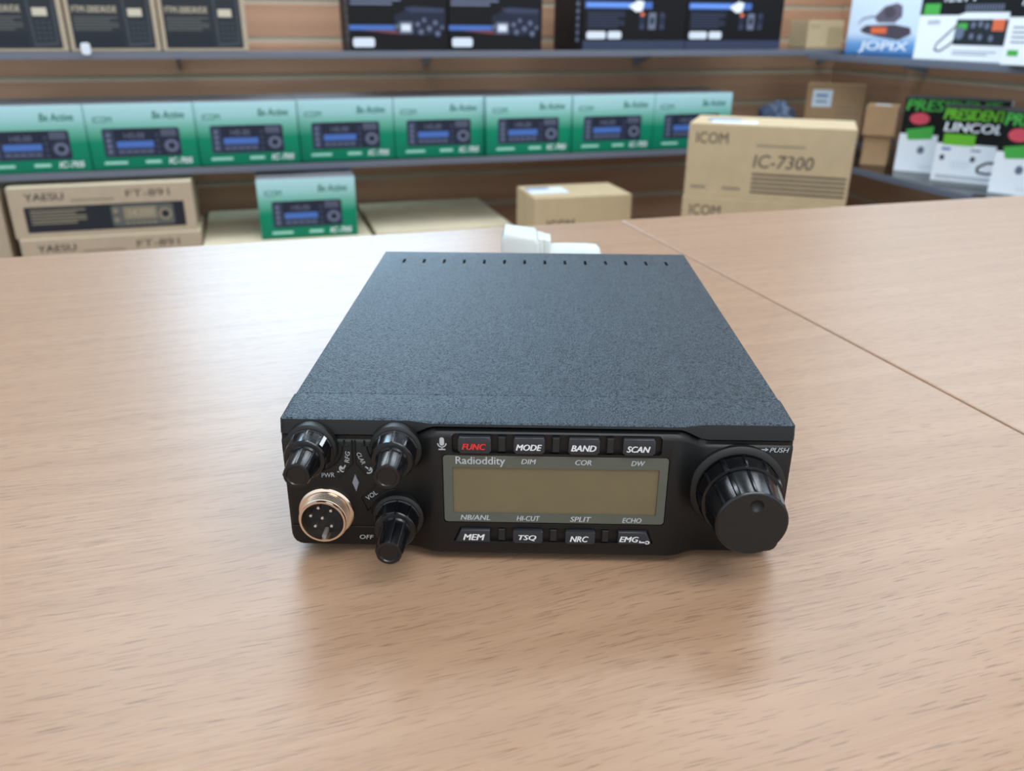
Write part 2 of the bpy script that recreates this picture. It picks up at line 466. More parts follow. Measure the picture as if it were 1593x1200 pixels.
# --- green radio boxes
GW, GH, GD = 0.2475, 0.156, 0.20
GTOP = mat('dark_lid_card', (118, 116, 122), 0.45, var=0.1, noise=30)
def green_box():
    t = carton('radio_box', 'x', 'box', 0, 0, 0, GW, GD, GH, 0, GREENCARD, 'green printed radio boxes', True, GTOP)
    y = -0.0004
    P = Print()
    P.poly(round_rect(0.047, 0.194, 0.036, 0.098, 0.005), y, SLATED)
    P.poly(round_rect(0.049, 0.068, 0.038, 0.096, 0.003), y-0.0002, SLATEI)
    for zz in (0.044, 0.056, 0.068, 0.080): P.poly(ellipse(0.058, zz+0.004, 0.004, 0.004, 10), y-0.0003, SLATEL)
    P.rect(0.072, 0.072, 0.140, 0.095, y-0.0002, SLATED)
    P.rect(0.072, 0.056, 0.142, 0.070, y-0.0003, BLUEI)
    P.rect(0.072, 0.040, 0.142, 0.054, y-0.0002, SLATEI)
    for k in range(5): P.rect(0.074+k*0.0136, 0.046, 0.084+k*0.0136, 0.049, y-0.0004, SLATEL)
    P.text('145.00', 0.088, 0.076, 0.126, 0.088, y-0.0004, SLATEL)
    for k in range(4): P.rect(0.158, 0.080+k*0.004, 0.188, 0.082+k*0.004, y-0.0003, SLATEL)
    P.poly(ellipse(0.176, 0.058, 0.0165, 0.0165), y-0.0002, SLATEI)
    P.poly(ellipse(0.176, 0.058, 0.0125, 0.0125), y-0.0003, SLATEL)
    P.poly(ellipse(0.176, 0.058, 0.0075, 0.0075), y-0.0004, SLATED)
    for k in range(4): P.poly(ellipse(0.150, 0.044+k*0.013, 0.004, 0.0045, 10), y-0.0003, SLATEI)
    for v in P.bm.verts: v.co.x = 0.121+(v.co.x-0.1205)*1.20; v.co.z = 0.0635+(v.co.z-0.067)*1.09
    P.make('printed_radio', t)
    T = Print()
    T.text('ICOM', 0.018, 0.111, 0.060, 0.126, y, DKGREENI)
    T.text('Be Active', 0.152, 0.118, 0.226, 0.136, y, DKGREENI, 0.15, 0.012)
    T.text('IC-705', 0.176, 0.010, 0.232, 0.024, y, WHITEC, 0.2, 0.008)
    T.lines(0.028, 0.013, 0.092, 0.021, 1, y, PALEGREENI, 0.8)
    T.lines(0.122, 0.013, 0.166, 0.022, 1, y, PALEGREENI, 0.8)
    T.make('lettering', t)
    return t
gspots = [(-0.716, 2.040), (-0.4675, 2.044), (-0.219, 2.050), (0.0305, 2.062), (0.2800, 2.062), (0.5300, 2.048), (0.7800, 2.044), (1.0290, 2.043)]
ords = ['eighth', 'seventh', 'sixth', 'fifth', 'fourth', 'third', 'second', 'first']
proto = green_box()
for i, (u, v) in enumerate(gspots):
    o = proto if i == 0 else copy_tree(proto)
    o.location = uvz(u, v+0.004, ZL+0.0005)
    if i == 0: o['label'] = 'green radio box at the cut-off end of the shelf row'
    elif i == 7: o['label'] = 'green radio box half hidden behind the big brown carton'
    else: o['label'] = 'green radio box on the shelf, %s in the row counted from the big brown carton' % ords[i]
o = copy_tree(proto); o.location = uvz(-0.0907, 1.995, -0.3428); o.rotation_euler = (0, 0, TH-math.radians(1.5))
o['label'] = 'lone green radio box below the shelf, standing on a cream carton'

# --- cream cartons on the plinth
carton('carton', 'cream flat carton under the lone green radio box', 'box', -0.235, 1.90, 0, 0.427, 0.50, 0.0915, BASEZ+0.0005, CREAM, 'flat cream cartons')
carton('carton', 'bare cream flat carton between the lone green box and small brown carton', 'box', 0.206, 1.99, 0, 0.385, 0.41, 0.0915, BASEZ+0.0005, CREAM, 'flat cream cartons')

# --- flat brown transceiver cartons with a dark band, two in a stack
def band_carton(label, u, v, z):
    w, d, h = 0.416, 0.19, 0.1233
    t = carton('transceiver_carton', label, 'box', u, v, 0, w, d, h, z, KRAFT2, 'stacked brown cartons with a dark band', True, CREAM)
    y = -0.0004; P = Print()
    P.rect(0.030, 0.014, 0.392, 0.076, y, INK_N)
    P.lines(0.042, 0.034, 0.165, 0.072, 5, y-0.0002, INK_T, 0.5)
    P.poly(round_rect(0.222, 0.366, 0.020, 0.072, 0.006), y-0.0002, mat('dim_tan_ink', (84, 86, 84), 0.6))
    P.rect(0.250, 0.036, 0.326, 0.066, y-0.0003, INK_T)
    P.text('14.250', 0.262, 0.044, 0.318, 0.060, y-0.0004, KRAFT2)
    P.poly(ellipse(0.232, 0.058, 0.006, 0.006, 14), y-0.0003, INK_T); P.poly(ellipse(0.232, 0.036, 0.006, 0.006, 14), y-0.0003, INK_T)
    P.poly(ellipse(0.346, 0.046, 0.0155, 0.0155), y-0.0003, INK_T); P.poly(ellipse(0.346, 0.046, 0.009, 0.009), y-0.0004, INK_N)
    for k in range(6): P.rect(0.252+k*0.0125, 0.024, 0.260+k*0.0125, 0.029, y-0.0003, INK_T)
    P.make('printed_band', t)
    T = Print()
    T.text('YAESU', 0.036, 0.091, 0.122, 0.108, y, INK_B, 0.0, 0.02)
    T.text('FT-891', 0.262, 0.091, 0.362, 0.108, y, INK_B, 0.0, 0.0)
    T.lines(0.136, 0.086, 0.256, 0.092, 1, y, INK_T, 0.8)
    T.make('lettering', t)
    return t
band_carton('brown transceiver carton with dark printed band, upper one of its stack', -0.662, 2.014, BASEZ+0.1243)
b2 = copy_tree(bpy.data.objects['transceiver_carton']); b2.location = uvz(-0.655, 2.006, BASEZ+0.0005)
b2['label'] = 'brown transceiver carton mostly hidden by the counter, lower one of its stack'
carton('carton', 'plain brown carton beside the banded carton stack, cut off by the frame', 'box', -1.09, 2.03, 0, 0.408, 0.15, 0.235, BASEZ+0.0005, KRAFT2)

# --- small brown carton on the plinth
t = carton('carton', 'small brown carton with blue and white label on its lid', 'box', 0.597, 1.823, -2, 0.27, 0.18, 0.197, BASEZ+0.0005, KRAFT, None, True, None, False)
T = Print(); y = -0.0004
T.text('ICOM', 0.035, 0.108, 0.110, 0.138, y, INK_B, 0, 0.01); T.lines(0.150, 0.114, 0.215, 0.128, 1, y, INK_T, 0.8); T.lines(0.035, 0.03, 0.2, 0.06, 2, y, INK_T, 0.3)
T.make('lettering', t)
finish(box_bm(0.01, 0.115, 0.06, 0.14, 0.1971, 0.1976), 'paper_label', LABELW, t)
finish(box_bm(0.01, 0.075, 0.115, 0.14, 0.1976, 0.1979), 'blue_stripe', LABELB, t)

# --- big brown cartons stacked two high
def big_carton(label, u, v, z, h, lower=False):
    w, d = 0.355, 0.19
    t = carton('transceiver_carton', label, 'box', u, v, -35.5, w, d, h, z, KRAFT, 'big brown cartons in a stack', True)
    y = -0.0004; T = Print(); dz = h-0.160
    T.text('ICOM', 0.018, 0.118+dz, 0.088, 0.142+dz, y, INK_B)
    T.lines(0.150, 0.116+dz, 0.278, 0.1205+dz, 1, y, INK_T, 0.8)
    T.text('IC-7300', 0.148, 0.070+dz, 0.276, 0.098+dz, y, INK_B, 0.12)
    T.lines(0.014, 0.018+dz, 0.055, 0.026+dz, 1, y, INK_T, 0.7); T.lines(0.085, 0.018+dz, 0.135, 0.026+dz, 1, y, INK_T, 0.7)
    T.make('lettering', t)
    S = Print()
    for k in range(5): S.rect(0.148, 0.014+k*0.0098+dz, 0.348, 0.0182+k*0.0098+dz, y, INK_B)
    S.make('printed_stripes', t)
    return t
bc = big_carton('big brown carton with printed stripes, upper one of the stack behind the counter', 0.862, 1.520, -0.1845, 0.160)
finish(box_bm(0.045, 0.145, 0.03, 0.075, 0.1601, 0.1606), 'paper_label', LABELW, bc)
finish(box_bm(0.030, 0.105, 0.075, 0.115, 0.1601, 0.1606), 'shipping_label', LABELB, bc)
big_carton('big brown carton showing only its top strip, lower one of the stack', 0.857, 1.514, BASEZ+0.0005, 0.2495)

# --- corner things
t = carton('carton', 'small brown carton with white label, in the corner above the big carton', 'box', 1.568, 2.105, -38, 0.168, 0.10, 0.170, ZL+0.0005, KRAFT3)
P = Print(); P.rect(0.018, 0.105, 0.075, 0.155, -0.0004, LABELW); P.rect(0.028, 0.118, 0.062, 0.124, -0.0006, LABELB); P.rect(0.028, 0.134, 0.062, 0.142, -0.0006, LABELB); P.make('paper_label', t)
T = Print(); T.lines(0.09, 0.05, 0.16, 0.12, 4, -0.0004, INK_T, 0.25); T.make('lettering', t)
t = carton('carton', 'small pale brown carton on the upper shelf beside the blue and white box', 'box', 1.600, 2.19, 0, 0.128, 0.10, 0.080, ZU+0.0005, KRAFT)
T = Print(); T.text('R10', 0.012, 0.055, 0.040, 0.066, -0.0004, INK_T); T.rect(0.072, 0.006, 0.124, 0.060, -0.0004, mat('olive_tint', (164, 146, 110), 0.7)); T.make('lettering', t)
bm = bmesh.new()
bmesh.ops.create_icosphere(bm, subdivisions=4, radius=1)
for vv in bm.verts:
    c = vv.co.copy(); n_ = 0.10*math.sin(9*c.x+2*c.y)+0.08*math.sin(13*c.y+5*c.z)+0.07*math.sin(17*c.z-7*c.x)
    c *= 1+n_
    vv.co = Vector((c.x*0.06, c.y*0.05, max(c.z, -0.9)*0.058))
zmin = min(v.co.z for v in bm.verts)
for vv in bm.verts: vv.co.z -= zmin
bag = finish(bm, 'plastic_bag', POLY, None, True, 80)
bag.location = uvz(1.525, 2.19, ZL+0.0005); bag.rotation_euler = (0, 0, TH)
tag(bag, 'crumpled grey-blue plastic bag on the shelf beside the labelled brown carton', 'bag')

# --- brown handset cartons on the upper shelf
DARKF = mat('dark_front_print', (36, 42, 48), 0.55, 0.0, 0.3)
DARKF2 = mat('mid_front_print', (60, 66, 72), 0.55, 0.0, 0.3)
def handset_carton():
    w, d, h = 0.198, 0.14, 0.20
    t = carton('handset_carton', 'x', 'box', 0, 0, 0, w, d, h, 0, KRAFT2, 'brown cartons with dark fronts on the upper shelf')
    y = -0.0004; P = Print()
    P.rect(0.010, 0.006, 0.187, 0.194, y, DARKF)
    P.rect(0.010, 0.006, 0.118, 0.040, y-0.0001, INK_N)
    P.poly([(0.124, 0.12), (0.184, 0.12), (0.180, 0.014), (0.128, 0.010)], y-0.0002, DARKF2)
    P.poly([(0.130, 0.116), (0.178, 0.116), (0.175, 0.020), (0.133, 0.018)], y-0.0003, DARKF)
    P.rect(0.135, 0.076, 0.166, 0.093, y-0.0004, mat('pale_tan_ink', (196, 188, 168), 0.6))
    for r_ in range(4):
        for c_ in range(3): P.rect(0.138+c_*0.012, 0.026+r_*0.011, 0.146+c_*0.012, 0.031+r_*0.011, y-0.0004, DARKF2)
    P.make('printed_front', t)
    T = Print()
    T.text('FTM-200DR/DE', 0.016, 0.084, 0.112, 0.098, y-0.0003, mat('light_tan_ink', (170, 160, 138), 0.6), 0, 0.02)
    T.lines(0.016, 0.046, 0.112, 0.078, 5, y-0.0003, mat('dim_tan_ink', (84, 86, 84), 0.6), 0.5)
    T.make('lettering', t)
    return t
hc = handset_carton()
for i, (u, lab) in enumerate([(-0.6735, 'brown carton with dark front, at the cut-off end of the upper shelf'),
                              (-0.4705, 'brown carton with dark front on the upper shelf, middle one of three'),
                              (-0.2685, 'brown carton with dark front on the upper shelf, nearest the glossy black boxes')]):
    o = hc if i == 0 else copy_tree(hc)
    o.location = uvz(u+0.057 - 0.057, 2.075, ZU+0.0035); o['label'] = lab
    o.location = uvz(u, 2.075, ZU+0.0005)

# price tag clip on the upper rail
t = empty('price_tag', uvz(-0.433, 2.030, ZU-0.002), TH, 'tiny pale price tag clipped to the upper shelf edge', 'tag')
finish(prism_bm(round_rect(-0.010, 0.010, -0.004, 0.022, 0.006), 0.002, 0.0045, 0.0006), 'tag_card', LABELW, t)
finish(box_bm(-0.006, 0.006, 0.0045, 0.0095, 0.003, 0.006, 0.0005), 'clip', LABELB, t)

# --- glossy black boxes with a radio picture
def black_radio_box():
    w, d, h = 0.256, 0.20, 0.21
    t = carton('radio_box', 'x', 'box', 0, 0, 0, w, d, h, 0, BLACKC, 'glossy black radio boxes with a blue streak')
    y = -0.0004; P = Print()
    P.rect(0.0, 0.048, 0.13, 0.060, y, BLUEI)
    P.poly([(0.03, 0.048), (0.13, 0.046), (0.16, 0.038), (0.11, 0.040)], y-0.0001, mat('dull_red_ink', (120, 60, 62), 0.5))
    P.poly([(0.115, 0.082), (0.165, 0.104), (0.246, 0.100), (0.248, 0.075), (0.246, 0.048), (0.2, 0.034), (0.122, 0.042)], y-0.0002, SLATED)
    P.poly([(0.140, 0.100), (0.165, 0.104), (0.246, 0.100), (0.246, 0.090), (0.16, 0.090)], y-0.0003, SLATEI)
    P.rect(0.128, 0.040, 0.162, 0.068, y-0.0004, SLATEL)
    P.rect(0.133, 0.046, 0.157, 0.062, y-0.0005, LABELW)
    for cx, cz, rr in ((0.122, 0.056, 0.008), (0.176, 0.062, 0.008), (0.193, 0.072, 0.007), (0.184, 0.044, 0.009), (0.206, 0.052, 0.009), (0.222, 0.066, 0.008), (0.228, 0.040, 0.009), (0.240, 0.055, 0.006)):
        P.poly(ellipse(cx, cz, rr, rr, 16), y-0.0004, SLATEI); P.poly(ellipse(cx, cz, rr*0.6, rr*0.6, 14), y-0.0005, SLATEL)
    P.make('printed_radio', t)
    T = Print()
    T.poly(round_rect(0.008, 0.063, 0.008, 0.030, 0.006), y, LABELW)
    T.lines(0.006, 0.107, 0.134, 0.125, 2, y, SLATEL, 0.6)
    T.make('printed_label', t)
    S = bpy.data.objects.new  # side print: white spine lettering
    bm = bmesh.new()
    for k in range(9):
        z0 = 0.02+k*0.018
        bm.faces.new([bm.verts.new((-0.0004, yy, zz)) for yy, zz in ((0.03, z0), (0.03, z0+0.011), (0.05, z0+0.011), (0.05, z0))])
    finish(bm, 'spine_print', SLATEL, t)
    return t
kb = black_radio_box(); kb.location = uvz(0.178, 2.072, ZU+0.0005); kb['label'] = 'glossy black radio box with picture, nearer the brown cartons'
k2 = copy_tree(kb); k2.location = uvz(0.4365, 2.074, ZU+0.0005); k2['label'] = 'glossy black radio box with picture, nearer the blue-streaked black boxes'

# --- black boxes with a bright blue streak
def streak_box():
    w, d, h = 0.306, 0.24, 0.21
    t = carton('radio_box', 'x', 'box', 0, 0, 0, w, d, h, 0, BLACKC, 'black boxes with a bright blue streak')
    y = -0.0004; P = Print()
    P.rect(0, 0, w, 0.024, y, SLATEI)
    P.rect(0.004, 0.104, 0.20, 0.121, y, BLUEI); P.rect(0.008, 0.108, 0.165, 0.117, y-0.0001, BLUEL)
    P.poly([(0.13, 0.110), (0.158, 0.125), (0.176, 0.121), (0.170, 0.098), (0.152, 0.096)], y-0.0002, WHITEC)
    for k, (cx, mm) in enumerate(((0.172, SLATEI), (0.202, SLATEL), (0.232, SLATEI))):
        P.rect(cx-0.007-0.004*(k == 1), 0.052, cx+0.007+0.004*(k == 1), 0.094, y-0.0002, mm)
        P.poly(ellipse(cx, 0.074, 0.006, 0.010, 14), y-0.0003, SLATED)
    P.rect(0.166, 0.086, 0.178, 0.094, y-0.0004, ORANGEI)
    P.make('printed_radio', t)
    T = Print()
    T.lines(0.012, 0.056, 0.120, 0.098, 6, y, SLATEI, 0.55)
    T.poly(round_rect(0.010, 0.066, 0.028, 0.047, 0.006), y-0.0001, LABELW)
    T.make('printed_label', t)
    T = Print(); T.poly(round_rect(0.072, 0.112, 0.028, 0.047, 0.006), y-0.0001, LABELW); T.make('printed_label', t)
    bm = bmesh.new()
    for k in range(9):
        z0 = 0.02+k*0.018
        bm.faces.new([bm.verts.new((-0.0004, yy, zz)) for yy, zz in ((0.03, z0), (0.03, z0+0.011), (0.055, z0+0.011), (0.055, z0))])
    finish(bm, 'spine_print', SLATEL, t)
    return t
sb = streak_box(); sb.location = uvz(0.802, 2.052, ZU+0.0005); sb['label'] = 'black box with bright blue streak, beside the glossy black picture boxes'
s2 = copy_tree(sb); s2.location = uvz(1.112, 2.056, ZU+0.0005); s2['label'] = 'black box with bright blue streak, nearer the wall corner'

# --- boxes on the side wall's upper shelf
t = carton('radio_box', 'blue and white radio box with microphone picture in the corner', 'box', 1.604, 2.003, -74.5, 0.23, 0.07, 0.20, ZU2+0.0005, JOPCARD, None, True, WHITEC)
y = -0.0004; P = Print()
P.poly([(0.042, 0.064), (0.060, 0.075), (0.150, 0.078), (0.200, 0.070), (0.206, 0.054), (0.170, 0.038), (0.100, 0.046), (0.050, 0.056)], y, mat('plum_black_ink', (70, 62, 74), 0.5))
P.rect(0.078, 0.054, 0.128, 0.070, y-0.0002, ORANGEI)
P.poly([(0.082, 0.096), (0.112, 0.124), (0.148, 0.132), (0.166, 0.124), (0.170, 0.098), (0.150, 0.082), (0.096, 0.082)], y-0.0001, mat('plum_grey_ink', (96, 88, 104), 0.5))
P.poly(ellipse(0.13, 0.108, 0.018, 0.014), y-0.0002, mat('plum_black_ink', (70, 62, 74), 0.5))
P.poly([(0.082, 0.096), (0.082, 0.101), (0.045, 0.094), (0.030, 0.078), (0.034, 0.078), (0.048, 0.090)], y, SLATEL)
P.make('printed_radio', t)
T = Print(); T.text('JOPIX', 0.046, 0.004, 0.204, 0.034, y-0.0003, WHITEC, 0.1, 0.02); T.make('lettering', t)

def white_mic_box(label, u, v, yaw, w):
    t = carton('radio_box', label, 'box', u, v, yaw, w, 0.07, 0.20, ZU2+0.0005, WHITEC, 'white and black radio boxes on the side shelf', True, BLACKC)
    y = -0.0004; P = Print()
    P.poly([(0, 0.099), (0.108, 0.099), (0.125, 0.105), (w, 0.105), (w, 0.2), (0, 0.2)], y, BLACKC)
    P.rect(0.010, 0.100, 0.054, 0.124, y-0.0002, GREENI2)
    P.rect(0.105, 0.035, w, 0.090, y, INK_N)
    P.rect(0.108, 0.068, 0.135, 0.082, y-0.0002, GREENI2)
    P.rect(0.198, 0.066, 0.228, 0.090, y-0.0002, ORANGEI)
    for cx, cz in ((0.15, 0.078), (0.168, 0.080), (0.185, 0.076), (0.15, 0.054), (0.172, 0.052), (0.2, 0.05)): P.poly(ellipse(cx, cz, 0.006, 0.007, 12), y-0.0002, SLATEL)
    P.poly(ellipse(0.118, 0.060, 0.012, 0.014), y-0.0003, SLATEL)
    for k in range(14): P.rect(0.122+k*0.007, 0.108, 0.126+k*0.007, 0.122, y-0.0002, SLATEL)
    pts = [(0.112, 0.082), (0.088, 0.060), (0.062, 0.036), (0.058, 0.022), (0.074, 0.020), (0.096, 0.034), (0.108, 0.046)]
    for (xa, za), (xb, zb) in zip(pts, pts[1:]):
        d_ = Vector((xb-xa, zb-za)).normalized(); nx, nz = -d_.y*0.0018, d_.x*0.0018
        P.poly([(xa-nx, za-nz), (xb-nx, zb-nz), (xb+nx, zb+nz), (xa+nx, za+nz)], y-0.0002, INK_N)
    P.make('printed_radio', t)
    T = Print()
    T.text('12/24 V', 0.062, 0.128, 0.152, 0.146, y-0.0003, WHITEC, 0.2, 0.01)
    T.text('AM/FM', 0.026, 0.078, 0.060, 0.088, y-0.0003, SLATEL)
    T.lines(0.108, 0.014, 0.22, 0.026, 2, y-0.0003, SLATEL, 0.3)
    T.make('lettering', t)
    return t
white_mic_box('white and black radio box with coiled cord, beside the blue and white box', 1.504, 1.603, -80, 0.237)
t = carton('radio_box', 'white and black radio box cut off by the frame, on the upper side shelf', 'box', 1.470, 1.298, -78, 0.237, 0.14, 0.20, ZU2+0.0005, WHITEC, 'white and black radio boxes on the side shelf', True, BLACKC)
P = Print(); P.rect(0, 0.094, 0.237, 0.2, y, BLACKC); P.rect(0.012, 0.018, 0.036, 0.030, y, GREENI2); P.make('printed_panel', t)
T = Print(); T.text('12/24 V', 0.022, 0.116, 0.10, 0.132, y-0.0003, WHITEC, 0.2, 0.01); T.lines(0.014, 0.044, 0.1, 0.082, 4, y, SLATEL, 0.3); T.make('lettering', t)

# --- lime, black and white boxes on the side wall's lower shelf
def lime_box(label, u, v, yaw, w, h, face, first=False):
    d = 0.08
    t = carton('radio_box', label, 'box', u, v, yaw, w, d, h, ZL2+0.0005, WHITEC, 'lime, black and white radio boxes', True, mat('dark_lid', (60, 62, 66), 0.5))
    y = -0.0004; P = Print(); k = h/0.19; gi = GREENI if face == 'name' else GREENI2
    P.rect(0, 0.098*k, w, h-0.002, y, BLACKC)
    sx = w/0.245
    T = Print()
    T.text('PRESIDENT', 0.004, 0.157*k, (0.190 if face == 'name' else 0.225)*sx, 0.185*k, y-0.0003, gi, 0.15, 0.035)
    if face == 'name':
        P.poly(ellipse(w-0.036, 0.171*k, 0.013, 0.012), y-0.0002, WHITEC)
        T.text('LINCOLN', 0.010, 0.128*k, w-0.016, 0.151*k, y-0.0003, WHITEC, 0.1, 0.03)
        P.rect(0.014, 0.094*k, 0.085, 0.122*k, y-0.0002, GREENI)
        for cx, cz in ((0.018, 0.058), (0.088, 0.058)): P.poly(ellipse(cx, cz, 0.006, 0.007, 12), y, SLATEI)
        P.rect(0.014, 0.076, 0.034, 0.082, y, BLUEI); P.rect(0.080, 0.077, 0.102, 0.081, y, SLATEL)
        pts = [(0.150, 0.056), (0.120, 0.052), (0.102, 0.040), (0.104, 0.028), (0.125, 0.026), (0.155, 0.032)]
        for (xa, za), (xb, zb) in zip(pts, pts[1:]):
            d_ = Vector((xb-xa, zb-za)).normalized(); nx, nz = -d_.y*0.003, d_.x*0.003
            P.poly([(xa-nx, za-nz), (xb-nx, zb-nz), (xb+nx, zb+nz), (xa+nx, za+nz)], y, INK_N)
        P.poly([(0.128, 0.052), (0.155, 0.066), (0.175, 0.066), (0.175, 0.05), (0.15, 0.044)], y-0.0002, INK_N)
        T.lines(0.01, 0.008, 0.16, 0.018, 2, y, SLATEL, 0.4); T.lines(0.04, 0.034, 0.085, 0.054, 3, y, LABELW, 0.4)
    else:
        P.poly(ellipse(0.042, 0.137*k, 0.024, 0.015), y-0.0002, REDI)
        P.poly([(0.014, 0.108*k), (0.080, 0.120*k), (0.080, 0.088*k), (0.022, 0.082*k)], y-0.0002, GREENI2)
        P.poly(ellipse(0.058, 0.058, 0.009, 0.010, 14), y, SLATEL)
        P.rect(w*0.42, 0.03, w, 0.075, y, DKGREENI)
        P.poly([(w*0.45, 0.12), (w*0.5, 0.145), (w*0.52, 0.12)], y-0.0002, SLATEI)
        T.lines(0.06, 0.012, 0.16, 0.022, 2, y, LABELW, 0.4)
    P.make('printed_panel', t); T.make('lettering', t)
    return t
lime_box('lime and black radio box with red badge, rearmost of the three', 1.573, 1.678, -49.7, 0.245, 0.190, 'badge')
lime_box('lime and black radio box with white lettering, between two red-badged ones', 1.564, 1.531, -53.2, 0.185, 0.180, 'name')
lime_box('lime and black radio box with red badge, cut off by the frame edge', 1.572, 1.352, -66, 0.20, 0.186, 'badge')
carton('carton', 'small brown carton beside the lime boxes, lower one of two', 'box', 1.552, 1.790, -45, 0.068, 0.07, 0.080, ZL2+0.0005, KRAFT3, 'small brown cartons beside the lime boxes')
t = carton('carton', 'small brown carton with paper label beside the lime boxes, upper one of two', 'box', 1.540, 1.786, -45, 0.082, 0.075, 0.080, ZL2+0.081, KRAFT3, 'small brown cartons beside the lime boxes')
finish(box_bm(0.02, 0.06, 0.01, 0.04, 0.0801, 0.0805), 'paper_label', LABELW, t)

# ------------------------------------------------------------------ white plug behind the radio
pt = empty('power_plug', (0.012, 0.345, 0.0005), 0, 'white plastic plug lying on the counter behind the black radio', 'plug')
bm = prism_bm([(-0.034, 0), (-0.008, 0), (-0.0075, 0.036), (-0.011, 0.041), (-0.033, 0.0435), (-0.0355, 0.038)], -0.016, 0.016, 0.003, 3)
finish(bm, 'plug_body', WHITEP, pt, True, 50)
bm = prism_bm([(-0.009, 0.004), (-0.004, 0.004), (-0.004, 0.0385), (-0.009, 0.040)], -0.013, 0.013, 0.0015)
join_bm(bm, prism_bm([(-0.005, 0.006), (-0.001, 0.006), (-0.003, 0.038), (-0.005, 0.039)], -0.012, 0.012, 0.001))
bm.free()
bm = prism_bm([(-0.009, 0.006), (-0.0045, 0.006), (-0.0045, 0.0385), (-0.009, 0.0395)], -0.012, 0.012, 0.0012)
finish(bm, 'collar', WHITEP, pt, True, 50)
bm = prism_bm([(-0.0045, 0.008), (0.0005, 0.008), (0.0005, 0.0375), (-0.0045, 0.0385)], -0.0105, 0.0105, 0.0012)
finish(bm, 'collar', WHITEP, pt, True, 50)
# strain relief barrel along x
bm = bmesh.new(); rings = []
for x, r in ((0.0, 0.0135), (0.012, 0.0138), (0.026, 0.0138), (0.034, 0.0132), (0.037, 0.0105), (0.038, 0.006)):
    rings.append([bm.verts.new((x, r*math.cos(2*math.pi*k/24), 0.0195+r*math.sin(2*math.pi*k/24))) for k in range(24)])
for a, b in zip(rings, rings[1:]):
    for k in range(24): bm.faces.new((a[k], a[(k+1) % 24], b[(k+1) % 24], b[k]))
bm.faces.new(rings[0]); bm.faces.new(rings[-1])
finish(bm, 'cable_boot', WHITEP, pt, True, 50)
finish(box_bm(-0.030, -0.012, -0.0166, -0.016, 0.012, 0.020, 0.0004), 'latch_slot', mat('grey_nylon', (196, 202, 198), 0.5), pt)

# ------------------------------------------------------------------ the radio (built in millimetres)
MM = 0.001
def mmf(bm, name, mats, parent, smooth=False, angle=40):
    bmesh.ops.scale(bm, vec=(MM, MM, MM), verts=bm.verts)
    return finish(bm, name, mats, parent, smooth, angle)
radio = empty('two_way_radio', (0, 0, 0.0003), 0, 'black mobile two-way radio with display and knobs on the beech counter', 'radio')

# cover with rear vent slots (cut through by boolean, then baked)
cov = mmf(box_bm(-89.4, 89.4, 21.65, 231, 3.2, 55.6, 0.75, 3), 'cover', COVER, radio, True, 35)
cut = bmesh.new()
for k in range(14):
    x = -75.2 + k*11.6
    slot = []
    for a in range(13):
        t_ = math.pi*a/12; slot.append((x+0.8*math.cos(t_), 213.0+0.8*math.sin(t_)))
    for a in range(13):
        t_ = math.pi+math.pi*a/12; slot.append((x+0.8*math.cos(t_), 206.0+0.8*math.sin(t_)))
    lo = [cut.verts.new((px, py, 52)) for px, py in slot]; hi = [cut.verts.new((px, py, 58)) for px, py in slot]
    cut.faces.new(lo); cut.faces.new(hi); n_ = len(slot)
    for i in range(n_): cut.faces.new((lo[i], lo[(i+1) % n_], hi[(i+1) % n_], hi[i]))
cutter = mmf(cut, 'cutter', DARK, None)
def boolean(o, cutters):
    for cu in cutters:
        md = o.modifiers.new('cut', 'BOOLEAN'); md.operation = 'DIFFERENCE'; md.object = cu; md.solver = 'EXACT'
    dg = bpy.context.evaluated_depsgraph_get()
    me = bpy.data.meshes.new_from_object(o.evaluated_get(dg))
    o.modifiers.clear(); o.data = me
    for cu in cutters: bpy.data.objects.remove(cu)
    try:
        me.shade_smooth(); me.set_sharp_from_angle(angle=math.radians(35))
    except Exception: pass
bpy.context.view_layer.update()
cutter.location = radio.location
boolean(cov, [cutter])

def smooth01(t): t = max(0, min(1, t)); return t*t*(3-2*t)
def center_w(x):
    """1 on the raised middle of the front, 0 at its sides"""
    return min(smooth01((x+46)/11.0), smooth01((60-x)/11.0))
def edge_drop(x, half, r):
    d = abs(x)-(half-r)
    return 0 if d <= 0 else r-math.sqrt(max(0, r*r-d*d))
xs = sorted(set([-90.0, -89.8, -89.3, -88.4, -87, -85.5, 90.0, 89.8, 89.3, 88.4, 87, 85.5] + [-84+i*2.0 for i in range(85)]))
def loft(name, prof_fn, material, ends=90.0):
    bm = bmesh.new(); rows = [[bm.verts.new((x, y, z)) for y, z in prof_fn(x)] for x in xs]
    n = len(rows[0])
    for a, b in zip(rows, rows[1:]):
        for i in range(n): bm.faces.new((a[i], a[(i+1) % n], b[(i+1) % n], b[i]))
    bm.faces.new(rows[0]); bm.faces.new(rows[-1])
    return mmf(bm, name, material, radio, True, 32)
def panel_prof(x):
    c = center_w(x); P = 4.0*c; e = edge_drop(x, 90, 2.0)*0.55; eb = edge_drop(x, 90, 4.5)
    zb = 3.3+eb; zf = 47.6+5.4*c-e*0.3; zt = 48.9+4.5*c
    yf = -P+e
    zmid = 11.6 if c < 0.5 else 11.6
    return [(24, zb+0.5), (3.0, zb), (yf+1.6, zb), (yf+0.5, zb+0.35), (yf, zb+1.3), (yf, 26), (yf, zf-0.8*c-1.2), (yf+0.25, zf-0.5*c-0.6),
            (yf+0.9+0.4*c, zf-0.1), (0.9+e, zt-0.05), (2.5, zt), (24, zt)]
